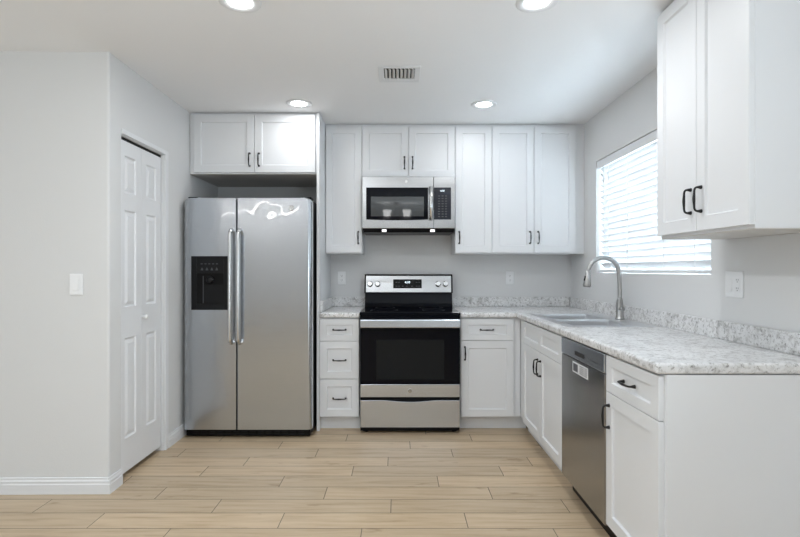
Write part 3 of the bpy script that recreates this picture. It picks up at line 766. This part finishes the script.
# black glass with slightly bowed lower edge
gx0, gx1, gz0, gz1 = -0.346, 0.158, mz(1.652), mz(1.913)
bm = bmesh.new(); lo = []
for k in range(13): a = k/12; lo.append((gx0+(gx1-gx0)*a, gz0-0.006*math.sin(PI*a)))
prism(bm, lo+[(gx1, gz1), (gx0, gz1)], 'y', yf-0.0015, yf-0.0003); obj('glass', bm, 'glassk', md)
obj('window', bx(gx0+0.038, gx1-0.034, yf-0.0023, yf-0.0016, mz(1.678), mz(1.838)), 'mesh', md)
bm = bmesh.new(); tube(bm, [(0.180, yf-0.028, mz(1.648)), (0.180, yf-0.030, mz(1.78)), (0.180, yf-0.028, mz(1.915))], 0.0165, 14); 
for z in (mz(1.672), mz(1.891)): tube(bm, [(0.180, yf-0.027, z), (0.180, yf+0.002, z)], 0.009, 10)
obj('handle', bm, 'hsteel', md, True)
kp = obj('keypad', bx(0.2065, 0.345, yf-0.0015, yf-0.0003, mz(1.652), mz(1.913)), 'panelk', mp_)
bm = text_bm('4:10', 0.020); bmesh.ops.translate(bm, verts=bm.verts[:], vec=(0.274, yf-0.0022, mz(1.885))); obj('clock_digits', bm, 'digit', mp_)
bm = bmesh.new()
for i in range(3):
    for j in range(9): box(bm, 0.240+i*0.028, 0.256+i*0.028, yf-0.0022, yf-0.0016, mz(1.672)+j*0.021, mz(1.680)+j*0.021)
obj('keys', bm, 'markd', mp_)
bm = bmesh.new(); prism(bm, [(-0.395, mz(1.579)), (-0.372, mz(1.549)), (-0.02, mz(1.549)), (-0.02, mz(1.565)), (-0.366, mz(1.565)), (-0.366, mz(1.579))], 'x', -mw+0.008, mw-0.008); ub = obj('underside', bm, 'plastic2', mo, bevel=0.002)
for x in (-0.20, 0.195):
    bm = bmesh.new(); prism(bm, [(-0.3905, mz(1.5705)), (-0.3775, mz(1.5535)), (-0.3765, mz(1.5545)), (-0.3895, mz(1.5715))], 'x', x-0.018, x+0.018)
    obj('task_lamp', bm, 'lens2', mo)
bm = bmesh.new(); lathe(bm, [(0.011, 0), (0.011, -0.001)], (-0.02, yf, mz(1.962)), 'y', 20); obj('emblem', bm, 'hsteel', md)

# ------------------------------------------------------------------ ceiling fixtures
LG = 'recessed ceiling lights'
def downlight(x, y, label, watt=0.8, name='lamp'):
    r = thing('ceiling_light', label, 'ceiling light', (x, y, H), 0, LG)
    bm = bmesh.new(); lathe(bm, [(0.054, -0.0005), (0.056, -0.0035), (0.074, -0.0075), (0.088, -0.0075), (0.094, -0.0045), (0.095, -0.0004)], (0, 0, 0), 'z', 40, cap=False); obj('trim_ring', bm, 'trimw', r, True)
    bm = bmesh.new(); lathe(bm, [(0.0555, -0.0025), (0.05, -0.003), (0.0, -0.0032)], (0, 0, 0), 'z', 40, cap=False); obj('lens', bm, 'lens', r, True)
    l = bpy.data.lights.new(name, 'AREA'); l.shape = 'DISK'; l.size = 0.10; l.energy = watt; l.color = (0.95, 0.975, 1.0)
    o = bpy.data.objects.new(name, l); COL.objects.link(o); o.parent = r; o.location = (0, 0, -0.012)
    return r
downlight(-0.722, -0.83, 'lit round ceiling light above the refrigerator', 0.62)
downlight(0.631, -0.81, 'lit round ceiling light above the counter right of the range')
downlight(-0.715, -2.225, 'lit round ceiling light at the top edge, left of the vent', 1.85, 'front_lamp')
downlight(0.629, -2.225, 'lit round ceiling light at the top edge, right of the vent', 1.85, 'front_lamp')
# unseen fill lamp added above the camera, in line with the ceiling lights
for x, p in ((-0.72, 5.0),):
    l = bpy.data.lights.new('overhead_fill', 'AREA'); l.shape = 'DISK'; l.size = 0.13; l.energy = p; l.color = (0.9, 0.95, 1.0)
    o = bpy.data.objects.new('overhead_fill', l); COL.objects.link(o); o.location = (x, -3.62, H-0.012)

ll = thing('streak_light', 'unseen linear light added for the wavy streak in the refrigerator doors', 'ceiling light', (-2.9, -7.4, H))  # unseen fixture added so that a wavy streak reflects in the steel doors
obj('housing', bx(-1.0, 1.0, -0.04, 0.04, -0.03, -0.0005), 'trimw', ll, bevel=0.003)
obj('diffuser', bx(-0.98, 0.98, -0.033, 0.033, -0.065, -0.0305), 'streak_emitter', ll, bevel=0.006)
lp = thing('ceiling_lamp', 'two-shade ceiling lamp reflected in the microwave window', 'ceiling lamp', (-0.02, -5.5, H))
bm = bmesh.new(); lathe(bm, [(0.07, -0.0005), (0.065, -0.02), (0.03, -0.03), (0.012, -0.035), (0.012, -0.28)], (0, 0, 0), 'z', 24); obj('stem', bm, 'nickel', lp, True)
bm = bmesh.new(); tube(bm, [(-0.19, 0, -0.28), (0.19, 0, -0.28)], 0.009, 10); obj('arm', bm, 'nickel', lp, True)
for x in (-0.18, 0.18):
    bm = bmesh.new(); lathe(bm, [(0.045, -0.26), (0.055, -0.25), (0.062, -0.20), (0.080, -0.13), (0.082, -0.128), (0.075, -0.13), (0.057, -0.20), (0.05, -0.245), (0.0, -0.25)], (x, 0, 0), 'z', 28); obj('lamp_shade', bm, 'dome', lp, True)

vt = thing('ceiling_vent', 'square white air vent in the ceiling between the four lights', 'air vent', (0.008, -1.385, H))
bm = bmesh.new(); a, b = 0.128, 0.094
for q in ((-a, a, -a, -b), (-a, a, b, a), (-a, -b, -b, b), (b, a, -b, b)): box(bm, *q, -0.006, -0.0004)
obj('frame', bm, 'trimw', vt, bevel=0.002)
obj('duct', bx(-b, b, -b, b, -0.0012, -0.0006), 'void', vt)
bm = bmesh.new()
for i in range(8):
    x = -b+0.014+i*0.0235
    prism(bm, [(x-0.009, -0.0015), (x-0.007, -0.0015), (x+0.006, -0.011), (x+0.004, -0.0115)], 'y', -b+0.004, b-0.03)
obj('louvers', bm, 'trimw', vt)
obj('damper_bar', bx(-b, b, b-0.028, b-0.004, -0.010, -0.0015), 'trimw', vt)

# ------------------------------------------------------------------ switches and outlets
def plate(name, label, cat, loc, rz, w, h, devices, group):
    r = thing(name, label, cat, loc, rz, group)
    obj('cover_plate', bx(-w/2, w/2, -0.006, -0.0003, -h/2, h/2), 'plate', r, bevel=0.003)
    for kind, cx in devices:
        if kind == 'rocker':
            bm = bmesh.new(); prism(bm, [(-0.0062, -0.033), (-0.0062, 0.033), (-0.0076, 0.033), (-0.0102, -0.031), (-0.0098, -0.033)], 'x', cx-0.0165, cx+0.0165)
            obj('rocker', bm, 'plate', r, bevel=0.0006)
        else:
            ob = obj('receptacle', bx(cx-0.0165, cx+0.0165, -0.0082, -0.0062, -0.033, 0.033), 'plate', r, bevel=0.001)
            for z in (-0.0195, 0.0195):
                bm = bmesh.new()
                for x in (-0.0062, 0.0062): box(bm, cx+x-0.001, cx+x+0.001, -0.0088, -0.0083, z-0.002, z+0.006)
                box(bm, cx-0.002, cx+0.002, -0.0088, -0.0083, z-0.010, z-0.006)
                obj('socket_slots', bm, 'slot', ob)
    return r
OG = 'white wall plates'
plate('light_switch', 'white rocker light switch on the grey wall left of the closet door', 'light switch', (-1.787, YC-0.0025, 1.162), 0, 0.074, 0.118, [('rocker', 0)], OG)
plate('wall_outlet', 'white outlet on the back wall, left of the range', 'outlet', (-0.502, 0, 1.170), 0, 0.071, 0.116, [('outlet', 0)], OG)
plate('wall_outlet', 'white outlet on the back wall, right of the range', 'outlet', (1.0, 0, 1.170), 0, 0.071, 0.116, [('outlet', 0)], OG)
plate('switch_and_outlet', 'double white switch and outlet plate on the right wall past the window', 'outlet', (XR, -2.187, 1.177), -PI/2, 0.122, 0.120, [('rocker', -0.027), ('outlet', 0.027)], OG)
